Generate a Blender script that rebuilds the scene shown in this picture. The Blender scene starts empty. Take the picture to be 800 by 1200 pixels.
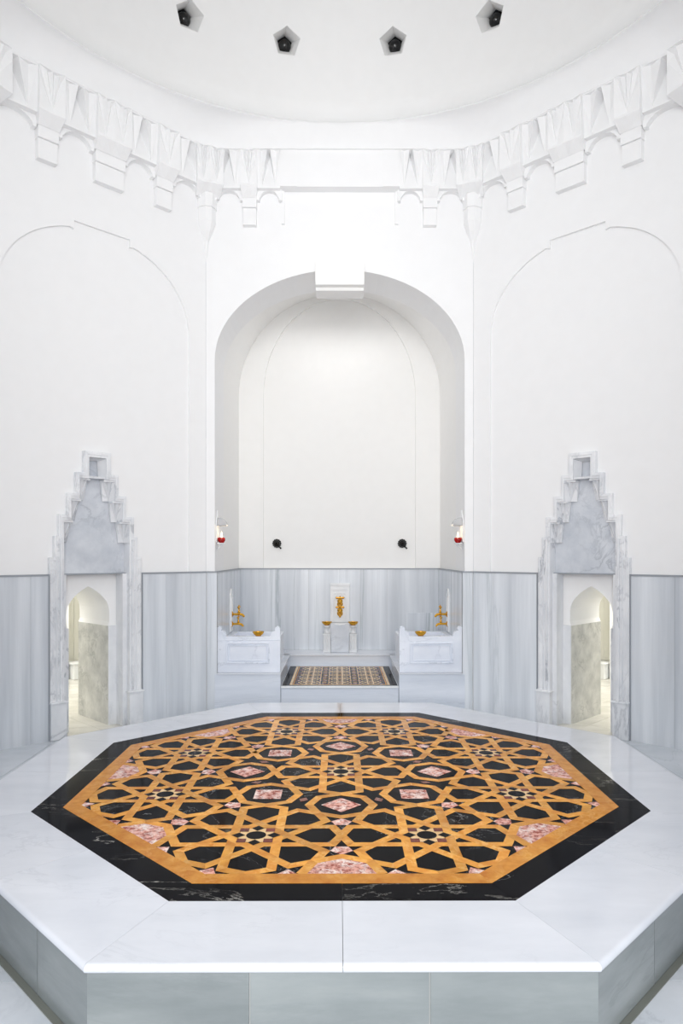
import bpy, bmesh, math, random
from mathutils import Vector, Matrix
from mathutils.geometry import tessellate_polygon
random.seed(7)
S = 1.9            # metres per model unit
EYE = 1.215        # eye height above the floor, in model units
PI = math.pi
SC = bpy.context.scene
COL = SC.collection
T8 = math.tan(PI / 8)

# ------------------------------------------------------------------ materials
def newmat(name):
    m = bpy.data.materials.new(name); m.use_nodes = True
    nt = m.node_tree; nt.nodes.clear()
    o = nt.nodes.new('ShaderNodeOutputMaterial'); b = nt.nodes.new('ShaderNodeBsdfPrincipled')
    nt.links.new(b.outputs[0], o.inputs[0])
    return m, nt, b
def setc(b, c, rough=.5, metal=0.0, spec=.5):
    b.inputs['Base Color'].default_value = (*c, 1); b.inputs['Roughness'].default_value = rough
    b.inputs['Metallic'].default_value = metal; b.inputs['Specular IOR Level'].default_value = spec
def lin(r, g, b):
    f = lambda v: ((v / 255 + .055) / 1.055) ** 2.4 if v > 10 else v / 255 / 12.92
    return (f(r), f(g), f(b))
def ramp(nt, stops):
    n = nt.nodes.new('ShaderNodeValToRGB'); e = n.color_ramp.elements
    while len(e) < len(stops): e.new(.5)
    for i, (p, c) in enumerate(stops): e[i].position = p; e[i].color = (*c, 1)
    return n
def plain(name, c, rough=.5, metal=0.0, spec=.5):
    m, nt, b = newmat(name); setc(b, c, rough, metal, spec)
    tc = nt.nodes.new('ShaderNodeTexCoord'); n = nt.nodes.new('ShaderNodeTexNoise'); n.inputs['Scale'].default_value = 6
    r = ramp(nt, [(.3, tuple(x * .992 for x in c)), (.7, tuple(min(1, x * 1.006) for x in c))])
    nt.links.new(tc.outputs['Object'], n.inputs['Vector']); nt.links.new(n.outputs[0], r.inputs[0])
    nt.links.new(r.outputs[0], b.inputs['Base Color'])
    return m
def marble(name, base, dark, vein, stretch=(1, 1, 1), scale=3, rough=.15, vscale=2.0, vwidth=.03, vamt=.8, island=.06, rot=(0, 0, 0), light=None, cloud=(.3, .7)):
    m, nt, b = newmat(name); L = nt.links.new; N = nt.nodes.new
    setc(b, base, rough)
    tc = N('ShaderNodeTexCoord'); mp = N('ShaderNodeMapping'); mp.inputs['Scale'].default_value = stretch; mp.inputs['Rotation'].default_value = rot
    L(tc.outputs['Object'], mp.inputs['Vector'])
    geo = N('ShaderNodeNewGeometry')
    off = N('ShaderNodeVectorMath'); off.operation = 'SCALE'; off.inputs[0].default_value = (37, 23, 51)
    L(geo.outputs['Random Per Island'], off.inputs['Scale'])
    ad = N('ShaderNodeVectorMath'); ad.operation = 'ADD'; L(mp.outputs[0], ad.inputs[0]); L(off.outputs[0], ad.inputs[1])
    n1 = N('ShaderNodeTexNoise'); n1.inputs['Scale'].default_value = scale; n1.inputs['Detail'].default_value = 6; n1.inputs['Roughness'].default_value = .6
    L(ad.outputs[0], n1.inputs['Vector'])
    r1 = ramp(nt, [(cloud[0], dark), (cloud[1], base)]); L(n1.outputs[0], r1.inputs[0])
    n2 = N('ShaderNodeTexNoise'); n2.inputs['Scale'].default_value = vscale; n2.inputs['Detail'].default_value = 9; n2.inputs['Roughness'].default_value = .62; n2.inputs['Distortion'].default_value = .7
    L(ad.outputs[0], n2.inputs['Vector'])
    r2 = ramp(nt, [(.5 - vwidth, (0, 0, 0)), (.5, (1, 1, 1)), (.5 + vwidth, (0, 0, 0))]); L(n2.outputs[0], r2.inputs[0])
    n3 = N('ShaderNodeTexNoise'); n3.inputs['Scale'].default_value = vscale * .7; n3.inputs['Detail'].default_value = 2
    L(ad.outputs[0], n3.inputs['Vector'])
    r3 = ramp(nt, [(.42, (0, 0, 0)), (.66, (1, 1, 1))]); L(n3.outputs[0], r3.inputs[0])
    mu = N('ShaderNodeMath'); mu.operation = 'MULTIPLY'; L(r2.outputs[0], mu.inputs[0]); L(r3.outputs[0], mu.inputs[1])
    mv = N('ShaderNodeMath'); mv.operation = 'MULTIPLY'; mv.inputs[1].default_value = vamt; L(mu.outputs[0], mv.inputs[0])
    mx = N('ShaderNodeMixRGB'); L(mv.outputs[0], mx.inputs[0]); L(r1.outputs[0], mx.inputs[1]); mx.inputs[2].default_value = (*vein, 1)
    hs = N('ShaderNodeHueSaturation'); L(mx.outputs[0], hs.inputs['Color'])
    mr = N('ShaderNodeMapRange'); mr.inputs['To Min'].default_value = 1 - island; mr.inputs['To Max'].default_value = 1 + island
    L(geo.outputs['Random Per Island'], mr.inputs['Value']); L(mr.outputs[0], hs.inputs['Value'])
    L(hs.outputs[0], b.inputs['Base Color'])
    return m

M = {}
M['plaster'] = plain('white_plaster', (.89, .893, .898), .75, spec=.2)
M['niche_plaster'] = plain('niche_plaster', (.90, .897, .885), .75, spec=.2)
M['door_plaster'] = plain('door_plaster', (.93, .93, .93), .7, spec=.2)
M['dome_plaster'] = plain('dome_plaster', (.88, .88, .875), .75, spec=.2)
M['wainscot'] = marble('grey_streaked_marble', lin(232, 236, 241), lin(184, 190, 198), lin(120, 138, 142), stretch=(1.5, 1.5, .07), scale=1.9, rough=.25, vscale=1.2, vwidth=.02, vamt=.5, island=.05)
M['base_marble'] = marble('grey_block_marble', lin(222, 227, 236), lin(202, 209, 220), lin(160, 170, 180), stretch=(.35, .35, 3.0), scale=1.8, rough=.22, vscale=1.2, vwidth=.02, vamt=.35, island=.03)
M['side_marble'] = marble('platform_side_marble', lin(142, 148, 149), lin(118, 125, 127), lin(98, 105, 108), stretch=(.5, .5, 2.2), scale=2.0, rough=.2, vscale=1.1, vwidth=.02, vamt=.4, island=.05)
M['top_marble'] = marble('white_slab_marble', lin(221, 224, 231), lin(207, 211, 219), lin(184, 188, 197), stretch=(1, 2.6, 1), scale=1.1, rough=.07, vscale=.9, vwidth=.014, vamt=.35, island=.02)
M['floor_marble'] = marble('floor_marble', lin(218, 222, 228), lin(194, 200, 207), lin(170, 176, 184), stretch=(1, 1, 1), scale=1.3, rough=.12, vscale=.9, vwidth=.02, vamt=.4, island=.04)
M['room_floor'] = marble('corridor_floor_marble', lin(226, 224, 216), lin(202, 199, 189), lin(182, 178, 166), stretch=(1, 3, 1), scale=1.3, rough=.12, vscale=.9, vwidth=.02, vamt=.4, island=.06)
M['room_wall'] = marble('corridor_marble', lin(214, 213, 204), lin(188, 187, 178), lin(160, 160, 148), stretch=(2.2, 2.2, .08), scale=2.0, rough=.3, vscale=1.2, vwidth=.02, vamt=.4, island=.06)
M['carrara'] = marble('veined_white_marble', lin(240, 241, 243), lin(214, 217, 222), lin(146, 151, 161), stretch=(1, 1, .7), scale=2.2, rough=.25, vscale=1.6, vwidth=.03, vamt=.6, island=.03)
M['carrara_grey'] = marble('mottled_grey_marble', lin(222, 226, 232), lin(192, 198, 207), lin(150, 157, 167), stretch=(1, 1, 1), scale=3.2, rough=.3, vscale=2.2, vwidth=.035, vamt=.6, island=.02)
M['jamb'] = marble('passage_marble', lin(226, 226, 222), lin(190, 191, 189), lin(140, 143, 142), stretch=(1, 1, 1), scale=5, rough=.25, vscale=4.5, vwidth=.035, vamt=.5, island=.02)
M['parapet'] = marble('parapet_marble', lin(234, 238, 246), lin(216, 222, 234), lin(160, 168, 182), stretch=(1, 1, 1.5), scale=2.0, rough=.2, vscale=1.5, vwidth=.02, vamt=.4, island=.02)
M['white_marble'] = marble('white_carved_marble', lin(238, 239, 240), lin(218, 221, 224), lin(180, 184, 190), scale=2.5, rough=.3, vscale=1.6, vwidth=.02, vamt=.3, island=.01)
M['black'] = marble('black_veined_marble', (.006, .006, .008), (.003, .003, .004), (.7, .68, .62), stretch=(.5, 2.2, 1), scale=2, rough=.09, vscale=1.0, vwidth=.003, vamt=.85, rot=(0, 0, .5), island=0)
M['black_in'] = marble('black_inlay_marble', (.005, .005, .007), (.003, .003, .004), (.6, .6, .6), scale=2, rough=.09, vscale=1.5, vwidth=.0022, vamt=.5, island=0)
M['gold'] = marble('ochre_marble', lin(228, 164, 66), lin(196, 122, 34), lin(242, 202, 124), scale=9, rough=.16, vscale=9, vwidth=.06, vamt=.45, island=.18)
M['gold_border'] = marble('ochre_border_marble', lin(214, 148, 54), lin(184, 110, 26), lin(232, 184, 98), scale=12, rough=.16, vscale=9, vwidth=.06, vamt=.4, island=.04)
M['cream'] = marble('cream_marble', lin(236, 200, 142), lin(218, 172, 108), lin(245, 220, 170), scale=8, rough=.16, vamt=.3, island=.05)
M['pink'] = marble('pink_brecciated_marble', lin(226, 168, 152), lin(150, 66, 52), lin(252, 246, 240), scale=30, rough=.14, vscale=18, vwidth=.085, vamt=.95, island=.1, cloud=(.40, .56))
M['red'] = marble('dark_red_marble', lin(128, 52, 38), lin(78, 26, 18), lin(160, 90, 70), scale=14, rough=.14, vscale=9, vwidth=.03, vamt=.5, island=.2)
M['brown'] = marble('dusky_rose_marble', lin(150, 100, 84), lin(104, 60, 48), lin(190, 150, 140), scale=12, rough=.14, vscale=9, vwidth=.03, vamt=.5, island=.2)
for k_ in ('gold', 'gold_border', 'pink', 'red', 'brown'): M[k_].node_tree.nodes['Principled BSDF'].inputs['IOR'].default_value = 1.22
for k_ in ('black', 'black_in'): M[k_].node_tree.nodes['Principled BSDF'].inputs['IOR'].default_value = 1.09
M['joint'] = plain('grout', (.42, .43, .43), .9)
M['darkjoint'] = plain('dark_channel', (.16, .17, .15), .8)
M['edge'] = plain('grey_edge_strip', lin(150, 155, 162), .5)
M['bronze'] = plain('black_metal', (.006, .006, .006), .3, .6)
M['darkglass'] = plain('dark_skylight_glass', (.012, .012, .013), .08)
M['wick'] = plain('wick', (.05, .04, .03), .9)
m, nt, b = newmat('polished_brass'); setc(b, lin(226, 170, 60), .2, 1.0); M['brass'] = m
m, nt, b = newmat('red_glass'); setc(b, (.55, .01, .008), .12); b.inputs['Transmission Weight'].default_value = .35; M['redglass'] = m
m, nt, b = newmat('clear_glass'); setc(b, (.72, .73, .75), .15); b.inputs['Transmission Weight'].default_value = .35; b.inputs['IOR'].default_value = 1.3; M['glass'] = m
m, nt, b = newmat('flame'); setc(b, (1, .7, .3), .5); b.inputs['Emission Color'].default_value = (1, .72, .36, 1); b.inputs['Emission Strength'].default_value = 9; M['flame'] = m

# ------------------------------------------------------------------ mesh builder (verts in model units)
class MB:
    def __init__(s): s.v = []; s.f = []; s.m = []
    def face(s, pts, m=0):
        i = len(s.v); s.v += [Vector(p) for p in pts]; s.f.append(tuple(range(i, i + len(pts)))); s.m.append(m)
    def mesh(s, verts, faces, m=0):
        i = len(s.v); s.v += [Vector(p) for p in verts]
        for f in faces: s.f.append(tuple(a + i for a in f)); s.m.append(m)
    def box(s, c0, c1, F=None, m=0):
        (a, b_, c), (d, e, f) = c0, c1
        vs = [(a, b_, c), (d, b_, c), (d, e, c), (a, e, c), (a, b_, f), (d, b_, f), (d, e, f), (a, e, f)]
        if F: vs = [F.pt(*v) for v in vs]
        s.mesh(vs, [(0, 3, 2, 1), (4, 5, 6, 7), (0, 1, 5, 4), (1, 2, 6, 5), (2, 3, 7, 6), (3, 0, 4, 7)], m)
    def prism(s, poly, p0, p1, fn, holes=(), m=0):
        """poly in 2d; fn(a,b,p) -> point; extruded p0..p1"""
        loops = [list(poly)] + [list(h) for h in holes]
        flat = [q for l in loops for q in l]; n = len(flat)
        tris = tessellate_polygon([[Vector((q[0], q[1], 0)) for q in l] for l in loops])
        vs = [fn(q[0], q[1], p1) for q in flat] + [fn(q[0], q[1], p0) for q in flat]
        fs = [tuple(t) for t in tris] + [tuple(n + i for i in reversed(t)) for t in tris]
        k = 0
        for l in loops:
            c = len(l)
            for i in range(c):
                a, b_ = k + i, k + (i + 1) % c
                fs.append((a, n + a, n + b_, b_))
            k += c
        s.mesh(vs, fs, m)
    def lathe(s, prof, c=(0, 0, 0), seg=20, m=0, axis=None, sx=1, a0=0, a1=2 * PI):
        """profile of (r, h) turned about an axis"""
        c = Vector(c); ax = Vector(axis or (0, 0, 1)).normalized()
        q = Vector((0, 0, 1)).rotation_difference(ax)
        full = abs(a1 - a0 - 2 * PI) < 1e-6; ns = seg if full else seg + 1
        vs = []
        for r, h in prof:
            for k in range(ns):
                t = a0 + (a1 - a0) * k / seg
                vs.append(c + q @ Vector((r * math.cos(t) * sx, r * math.sin(t), h)))
        fs = []
        for j in range(len(prof) - 1):
            for k in range(seg):
                k2 = (k + 1) % ns
                fs.append((j * ns + k, j * ns + k2, (j + 1) * ns + k2, (j + 1) * ns + k))
        s.mesh(vs, fs, m)
    def tube(s, pts, r, seg=8, m=0):
        pts = [Vector(p) for p in pts]; vs = []; n = len(pts)
        rr = r if isinstance(r, (list, tuple)) else [r] * n
        prev = None
        for i, p in enumerate(pts):
            d = (pts[min(i + 1, n - 1)] - pts[max(i - 1, 0)]).normalized()
            up = Vector((0, 0, 1)) if abs(d.z) < .9 else Vector((1, 0, 0))
            a = d.cross(up).normalized(); b_ = a.cross(d)
            for k in range(seg):
                t = 2 * PI * k / seg; vs.append(p + (a * math.cos(t) + b_ * math.sin(t)) * rr[i])
        fs = [(i * seg + k, i * seg + (k + 1) % seg, (i + 1) * seg + (k + 1) % seg, (i + 1) * seg + k) for i in range(n - 1) for k in range(seg)]
        fs += [tuple(range(seg - 1, -1, -1)), tuple((n - 1) * seg + k for k in range(seg))]
        s.mesh(vs, fs, m)
    def build(s, name, mats, parent=None, smooth=False, bevel=0, recalc=True, loc=None):
        me = bpy.data.meshes.new(name)
        off = Vector((0, 0, 0))
        if parent is not None:
            off = parent['_o'] if '_o' in parent else (0, 0, 0); off = Vector(off)
        elif loc is not None: off = Vector(loc)
        me.from_pydata([(v - off) * S for v in s.v], [], s.f)
        if not isinstance(mats, (list, tuple)): mats = [mats]
        for k in mats: me.materials.append(M[k])
        for p, mi in zip(me.polygons, s.m): p.material_index = mi
        if recalc:
            bm = bmesh.new(); bm.from_mesh(me); bmesh.ops.recalc_face_normals(bm, faces=bm.faces[:]); bm.to_mesh(me); bm.free()
        if smooth:
            for p in me.polygons: p.use_smooth = True
            try: me.set_sharp_from_angle(angle=math.radians(38))
            except Exception: pass
        o = bpy.data.objects.new(name, me); COL.objects.link(o)
        if parent is not None: o.parent = parent; o['_o'] = tuple(off)
        else: o.location = off * S; o['_o'] = tuple(off)
        if bevel:
            md = o.modifiers.new('bevel', 'BEVEL'); md.width = bevel; md.segments = 2; md.limit_method = 'ANGLE'; md.angle_limit = math.radians(40)
        return o
def tag(o, label=None, cat=None, group=None, kind=None):
    if label: o['label'] = label
    if cat: o['category'] = cat
    if group: o['group'] = group
    if kind: o['kind'] = kind
    return o
def empty(name, loc, label, cat, group=None):
    o = bpy.data.objects.new(name, None); COL.objects.link(o); o.empty_display_size = .1
    o.location = Vector(loc) * S; o['_o'] = tuple(loc)
    return tag(o, label, cat, group)
def struct(o, label): return tag(o, label, kind='structure')

class Frame:
    def __init__(s, o, U, N): s.o = Vector((o[0], o[1], 0)); s.U = Vector((U[0], U[1], 0)).normalized(); s.N = Vector((N[0], N[1], 0)).normalized()
    def pt(s, u, p, z): return s.o + s.U * u + s.N * p + Vector((0, 0, z))
    def uz(s): return lambda u, z, p: s.pt(u, p, z)
    def fold(s): return lambda q: q
C45 = math.sqrt(.5)
FB = Frame((0, 2.235), (1, 0), (0, -1))
FL = Frame((-1.6475, 1.6325), (C45, C45), (C45, -C45))
FR = Frame((1.6475, 1.6325), (-C45, C45), (-C45, -C45))
WT = 1.08                      # wainscot top
HT = EYE + 3.12                # muqarnas top
HW = 4.56                      # wall top
def arch(a, spring, b, n=28, power=2.0, rev=False):
    pts = []
    for i in range(n + 1):
        t = PI * i / n
        c, s_ = math.cos(t), math.sin(t)
        pts.append((a * math.copysign(abs(c) ** (2 / power), c), spring + b * s_ ** (2 / power)))
    return pts  # right to left

# ------------------------------------------------------------------ floor
mb = MB()
n = 10
g = .0012
for i in range(-5, 5):
    for j in range(-6, 5):
        x0, y0 = i * .62, j * .62
        # keep the hall floor inside the octagon by clipping against its walls
        poly = [(x0 + g, y0 + g), (x0 + .62 - g, y0 + g), (x0 + .62 - g, y0 + .62 - g), (x0 + g, y0 + .62 - g)]
        for (nx, ny, d) in ((0, 1, 2.245), (C45, C45, 2.33), (-C45, C45, 2.33), (1, 0, 2.26), (-1, 0, 2.26), (C45, -C45, 2.33), (-C45, -C45, 2.33)):
            out = []
            for k in range(len(poly)):
                a, b_ = poly[k], poly[(k + 1) % len(poly)]
                da, db = a[0] * nx + a[1] * ny - d, b_[0] * nx + b_[1] * ny - d
                if da <= 0: out.append(a)
                if da * db < 0:
                    t = da / (da - db); out.append((a[0] + t * (b_[0] - a[0]), a[1] + t * (b_[1] - a[1])))
            poly = out
            if not poly: break
        if len(poly) > 2: mb.prism(poly, -.03, 0, lambda a, b_, p: (a, b_, p))
mb.box((-2.3, -3.75, -.06), (2.3, 2.25, -.004), m=1)
struct(mb.build('floor', ['floor_marble', 'joint']), 'pale grey marble slab floor around the octagonal platform')

# ------------------------------------------------------------------ central platform
def octp(k, a, t, z):
    f = k * PI / 4
    return Vector((a * math.cos(f) - t * a * T8 * math.sin(f), a * math.sin(f) + t * a * T8 * math.cos(f), z))
PZ = .215
A_OUT, A_BLK, A_GLD, A_IN = 1.529, 1.212, 1.104, 1.040
plat = empty('octagonal_platform', (0, 0, 0), 'large octagonal white marble platform with black and ochre star inlay, centre of the hall', 'platform')
# side slabs
mb = MB()
A_S = A_OUT - .012
for k in range(8):
    cuts = [-1, -.365, .34, 1] if k == 6 else ([-1, -.43, .52, 1] if k % 2 else [-1, -.3, .4, 1])
    for a, b_ in zip(cuts[:-1], cuts[1:]):
        t0, t1 = a + .003, b_ - .003
        if a == -1: t0 = -1
        if b_ == 1: t1 = 1
        q = [octp(k, A_S, t0, 0.001), octp(k, A_S, t1, 0.001), octp(k, A_S, t1, PZ - .012), octp(k, A_S, t0, PZ - .012)]
        r = [octp(k, A_S - .03, t0, 0.001), octp(k, A_S - .03, t1, 0.001), octp(k, A_S - .03, t1, PZ - .012), octp(k, A_S - .03, t0, PZ - .012)]
        mb.mesh(q + r, [(0, 1, 2, 3), (7, 6, 5, 4), (0, 4, 5, 1), (1, 5, 6, 2), (2, 6, 7, 3), (3, 7, 4, 0)])
mb.build('side_slab', 'side_marble', plat)
mb = MB()
core = [octp(k, A_S - .004, 1, 0)[:2] for k in range(8)]
mb.prism(core, 0.001, PZ - .0125, lambda a, b_, p: (a, b_, p))
mb.build('core', 'joint', plat)
mb = MB()   # narrow dark channel round the foot
for k in range(8):
    pts = [(A_S + .001, .001), (A_S + .02, .001), (A_S + .02, .004), (A_S + .001, .004)]
    v = [octp(k, a, t, z) for t in (-1, 1) for a, z in pts]
    mb.mesh(v, [(0, 1, 5, 4), (1, 2, 6, 5), (2, 3, 7, 6), (3, 0, 4, 7), (0, 3, 2, 1), (4, 5, 6, 7)])
mb.build('foot_channel', 'darkjoint', plat)
# top slabs with a rounded nosing
mb = MB()
R_ = .012
prof = [(A_BLK + .0, PZ - .03), (A_BLK, PZ), (A_BLK + .004, PZ), (A_OUT - R_ - .004, PZ)] + [(A_OUT - R_ + R_ * math.sin(t), PZ - R_ + R_ * math.cos(t)) for t in [i * PI / 10 for i in range(11)]] + [(A_OUT - .03, PZ - 2 * R_)]
for k in range(8):
    for a, b_ in ((-1, 0), (0, 1)):
        t0 = a + (.0012 if a == 0 else .0008); t1 = b_ - (.0012 if b_ == 0 else .0008)
        n_ = len(prof)
        v = [octp(k, r, t, z) for t in (t0, t1) for r, z in prof]
        f = [(i, (i + 1) % n_, n_ + (i + 1) % n_, n_ + i) for i in range(n_)] + [tuple(range(n_)), tuple(range(2 * n_ - 1, n_ - 1, -1))]
        mb.mesh(v, f)
mb.build('top_slab', 'top_marble', plat, smooth=True)
# black border
mb = MB()
for k in range(8):
    for a, b_ in ((-1, 0), (0, 1)):
        t0, t1 = a + .0012, b_ - .0012
        v = [octp(k, A_GLD - .004, t0, PZ - .01), octp(k, A_BLK, t0, PZ - .01), octp(k, A_BLK, t1, PZ - .01), octp(k, A_GLD - .004, t1, PZ - .01)]
        w = [Vector((q.x, q.y, PZ + .0001)) for q in v]
        mb.mesh(v + w, [(4, 5, 6, 7), (0, 1, 5, 4), (1, 2, 6, 5), (2, 3, 7, 6), (3, 0, 4, 7)])
mb.build('black_border', 'black', plat, recalc=False)
# ochre border
mb = MB()
for k in range(8):
    v = [octp(k, A_IN, -.9995, PZ - .01), octp(k, A_GLD, -.9995, PZ - .01), octp(k, A_GLD, .9995, PZ - .01), octp(k, A_IN, .9995, PZ - .01)]
    w = [Vector((q.x, q.y, PZ + .0009)) for q in v]
    mb.mesh(v + w, [(4, 5, 6, 7), (0, 1, 5, 4), (1, 2, 6, 5), (2, 3, 7, 6), (3, 0, 4, 7)])
mb.build('ochre_border', 'gold_border', plat, recalc=False)

# --- inlay drawing helpers: materials 0 black 1 gold 2 pink 3 red 4 cream 5 brown
CNT = [0]
def flat(mb, pts, z, m):
    CNT[0] += 1
    zz = z + (CNT[0] % 40) * 0.0000045
    v = [(p[0], p[1], zz) for p in pts]
    if sum((pts[i][0] * pts[(i + 1) % len(pts)][1] - pts[(i + 1) % len(pts)][0] * pts[i][1]) for i in range(len(pts))) < 0: v.reverse()
    mb.face(v, m)
def strap(mb, pts, w, z, m=1, closed=False, mit0=None, mit1=None):
    P = [Vector(p) for p in pts]; n = len(P)
    def nrm(a, b_): d = (b_ - a).normalized(); return Vector((-d.y, d.x))
    offs = []
    for i in range(n):
        pa = P[i - 1] if (i > 0 or closed) else None; pb = P[(i + 1) % n] if (i < n - 1 or closed) else None
        if pa is None: offs.append(nrm(P[i], pb))
        elif pb is None: offs.append(nrm(pa, P[i]))
        else:
            a, b_ = nrm(pa, P[i]), nrm(P[i], pb); m_ = (a + b_).normalized(); offs.append(m_ / max(.2, m_.dot(a)))
    for i in range(n if closed else n - 1):
        j = (i + 1) % n
        flat(mb, [P[i] + offs[i] * w / 2, P[j] + offs[j] * w / 2, P[j] - offs[j] * w / 2, P[i] - offs[i] * w / 2], z, m)
def rosette(mb, c, k, z, ends, decor=True, w=None):
    """8-bar star; ends[i] for direction i*45: 'S' bends onto an octagon vertex, 'P' bends to the mid crossing"""
    d = .079 * k; w = w or .034 * k; c = Vector(c)
    def spec(i, s_):   # bend and apex in local axes of direction i for side s_
        u = Vector((math.cos(i * PI / 4), math.sin(i * PI / 4))); v = Vector((-u.y, u.x))
        if ends[i] == 'S': return c + u * .270 * k + v * d * s_, c + u * .3027 * k
        return c + u * .2723 * k + v * d * s_, c + u * .305 * k
    for i in range(4):
        for s_ in (1, -1):
            b0, a0 = spec(i, s_); b1, a1 = spec(i + 4, -s_)
            strap(mb, [a0, b0, b1, a1], w, z)
    if not decor: return
    zc = z + .0004
    r8 = lambda r, a0, n=8: [c + Vector((math.cos(a0 + 2 * PI * i / n), math.sin(a0 + 2 * PI * i / n))) * r * k for i in range(n)]
    star = []
    for i in range(16):
        r = .088 if i % 2 == 0 else .064
        star.append(c + Vector((math.cos(i * PI / 8), math.sin(i * PI / 8))) * r * k)
    flat(mb, star, zc, 4)
    flat(mb, r8(.036, PI / 8, 16), zc + .0003, 0)
    for i in range(4):
        a = i * PI / 2; u = Vector((math.cos(a), math.sin(a))); v = Vector((-u.y, u.x)); q = c + u * .063 * k
        flat(mb, [q + u * .025 * k, q + v * .023 * k, q - u * .025 * k, q - v * .023 * k], zc + .0003, 0)
        sx, sy = (1, 1, -1, -1)[i], (1, -1, -1, 1)[i]
        q = c + Vector((sx, sy)) * .047 * k
        flat(mb, [q + Vector((a_, b_)) * .0165 * k for a_, b_ in ((-1, -1), (1, -1), (1, 1), (-1, 1))], zc + .0003, 3)
mb = MB()
Zb = PZ - .001
flat(mb, [octp(k, A_IN + .001, 1, 0)[:2] for k in range(8)], Zb, 0)
z1 = PZ
P8 = [Vector((math.cos(PI / 8 + i * PI / 4), math.sin(PI / 8 + i * PI / 4))) * .797 for i in range(8)]
S8 = [Vector((math.cos(i * PI / 4), math.sin(i * PI / 4))) * .4317 for i in range(8)]
E8 = [Vector((math.cos(i * PI / 4), math.sin(i * PI / 4))) * 1.0405 for i in range(8)]
rosette(mb, (0, 0), 1, z1, ['S'] * 8)
for i, p in enumerate(P8):
    ends = ['S'] * 8
    for q in (P8[(i + 1) % 8], P8[i - 1]):
        dv = q - p; ends[int(round(math.atan2(dv.y, dv.x) / (PI / 4))) % 8] = 'P'
    rosette(mb, p, 1, z1, ends)
OR = .129
for i, s_ in enumerate(S8):
    strap(mb, [s_ + Vector((math.cos(j * PI / 4), math.sin(j * PI / 4))) * OR for j in range(8)], .034, z1, closed=True)
    u = s_.normalized(); v = Vector((-u.y, u.x)); r = .080
    flat(mb, [s_ + u * r, s_ + v * r, s_ - u * r, s_ - v * r], z1 + .0002, 2)
for i, e in enumerate(E8):       # half octagons on the edge, filled with pink breccia
    u = -e.normalized(); v = Vector((-u.y, u.x))
    a = math.atan2(u.y, u.x)
    loc = lambda j, r: e + Vector((math.cos(a + j * PI / 4), math.sin(a + j * PI / 4))) * r
    flat(mb, [loc(-2, OR), loc(-1, OR), loc(0, OR), loc(1, OR), loc(2, OR)], z1 - .0004, 2)
    strap(mb, [loc(-2, OR), loc(-1, OR), loc(0, OR), loc(1, OR), loc(2, OR)], .034, z1)
    for s_ in (1, -1):           # small pink wedges on the edge
        flat(mb, [e + v * .140 * s_, e + v * .206 * s_, e + v * .171 * s_ + u * .034], z1 - .0004, 2)
    # pink pentagons either side of the crossing
    un = e.normalized(); vn = Vector((-un.y, un.x))
    X = un * .7364
    for s_ in (-1, 1):
        pts = [(.096, -.0225), (.096, .0225), (.131, .039), (.148, .018), (.161, 0.0), (.148, -.018), (.131, -.039)]
        flat(mb, [X + un * s_ * a_ + vn * b_ for a_, b_ in pts], z1 - .0004, 2)
for i in range(8):               # corner wedges and the rose lozenges of the inner stars
    un = Vector((math.cos(PI / 8 + i * PI / 4), math.sin(PI / 8 + i * PI / 4))); vn = Vector((-un.y, un.x))
    C = un * (1.04 / math.cos(PI / 8))
    flat(mb, [C, C - un * .014 + vn * .030, C - un * .050, C - un * .014 - vn * .030], z1 - .0004, 2)
    C = un * .402
    flat(mb, [C + un * .027, C + vn * .02, C - un * .027, C - vn * .02], z1 + .0002, 5)
INL = ['black_in', 'gold', 'pink', 'red', 'cream', 'brown']
mb.build('star_inlay', INL, plat, recalc=False)

# ------------------------------------------------------------------ back wall and its niche
NW, NS, NB = .977, EYE + 1.53, .705       # niche half width, spring, rise
YB0, YB1, YBK = 2.235, 2.655, 3.562       # front plane, end of the arch soffit, niche back wall
mb = MB()
outer = [(-1.045, 0), (-NW, 0)] + [(-x, z) for x, z in arch(NW, NS, NB, 40)] + [(NW, 0), (1.045, 0), (1.045, HW), (-1.045, HW)]
mb.prism(outer, -(YB1 - YB0), 0, FB.uz())
struct(mb.build('wall_back', 'plaster'), 'white plaster wall facing the camera, pierced by the tall arched niche')
mb = MB()
VS, VR = EYE + 1.55, .99
vp = [(NW, 0)] + arch(NW, VS, VR, 40) + [(-NW, 0)]
op = [(NW + .12, 0)] + arch(NW + .12, VS, VR + .12, 40) + [(-NW - .12, 0)]
mb.prism(op + vp[::-1], YB1, YBK, lambda a, b_, p: (a, p, b_))
mb.build('x', 'niche_plaster').name = 'wall_niche'
struct(bpy.data.objects['wall_niche'], 'white plaster side walls and vault inside the arched niche')
mb = MB()
bp = [(-NW - .12, 0), (NW + .12, 0)] + [(NW + .12, VS + .1)] + arch(NW + .12, VS + .1, VR + .05, 30)[1:]
ap = [(-.74, WT + .0)] + [(-x, z) for x, z in arch(.74, EYE + 1.55, .95, 36)] + [(.74, WT)]
mb.prism(bp, YBK, YBK + .05, lambda a, b_, p: (a, p, b_), holes=[ap])
mb.prism(bp, YBK + .045, YBK + .1, lambda a, b_, p: (a, p, b_))
struct(mb.build('wall_niche_back', 'niche_plaster'), 'white plaster back wall of the niche with a shallow round-headed panel')

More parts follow.
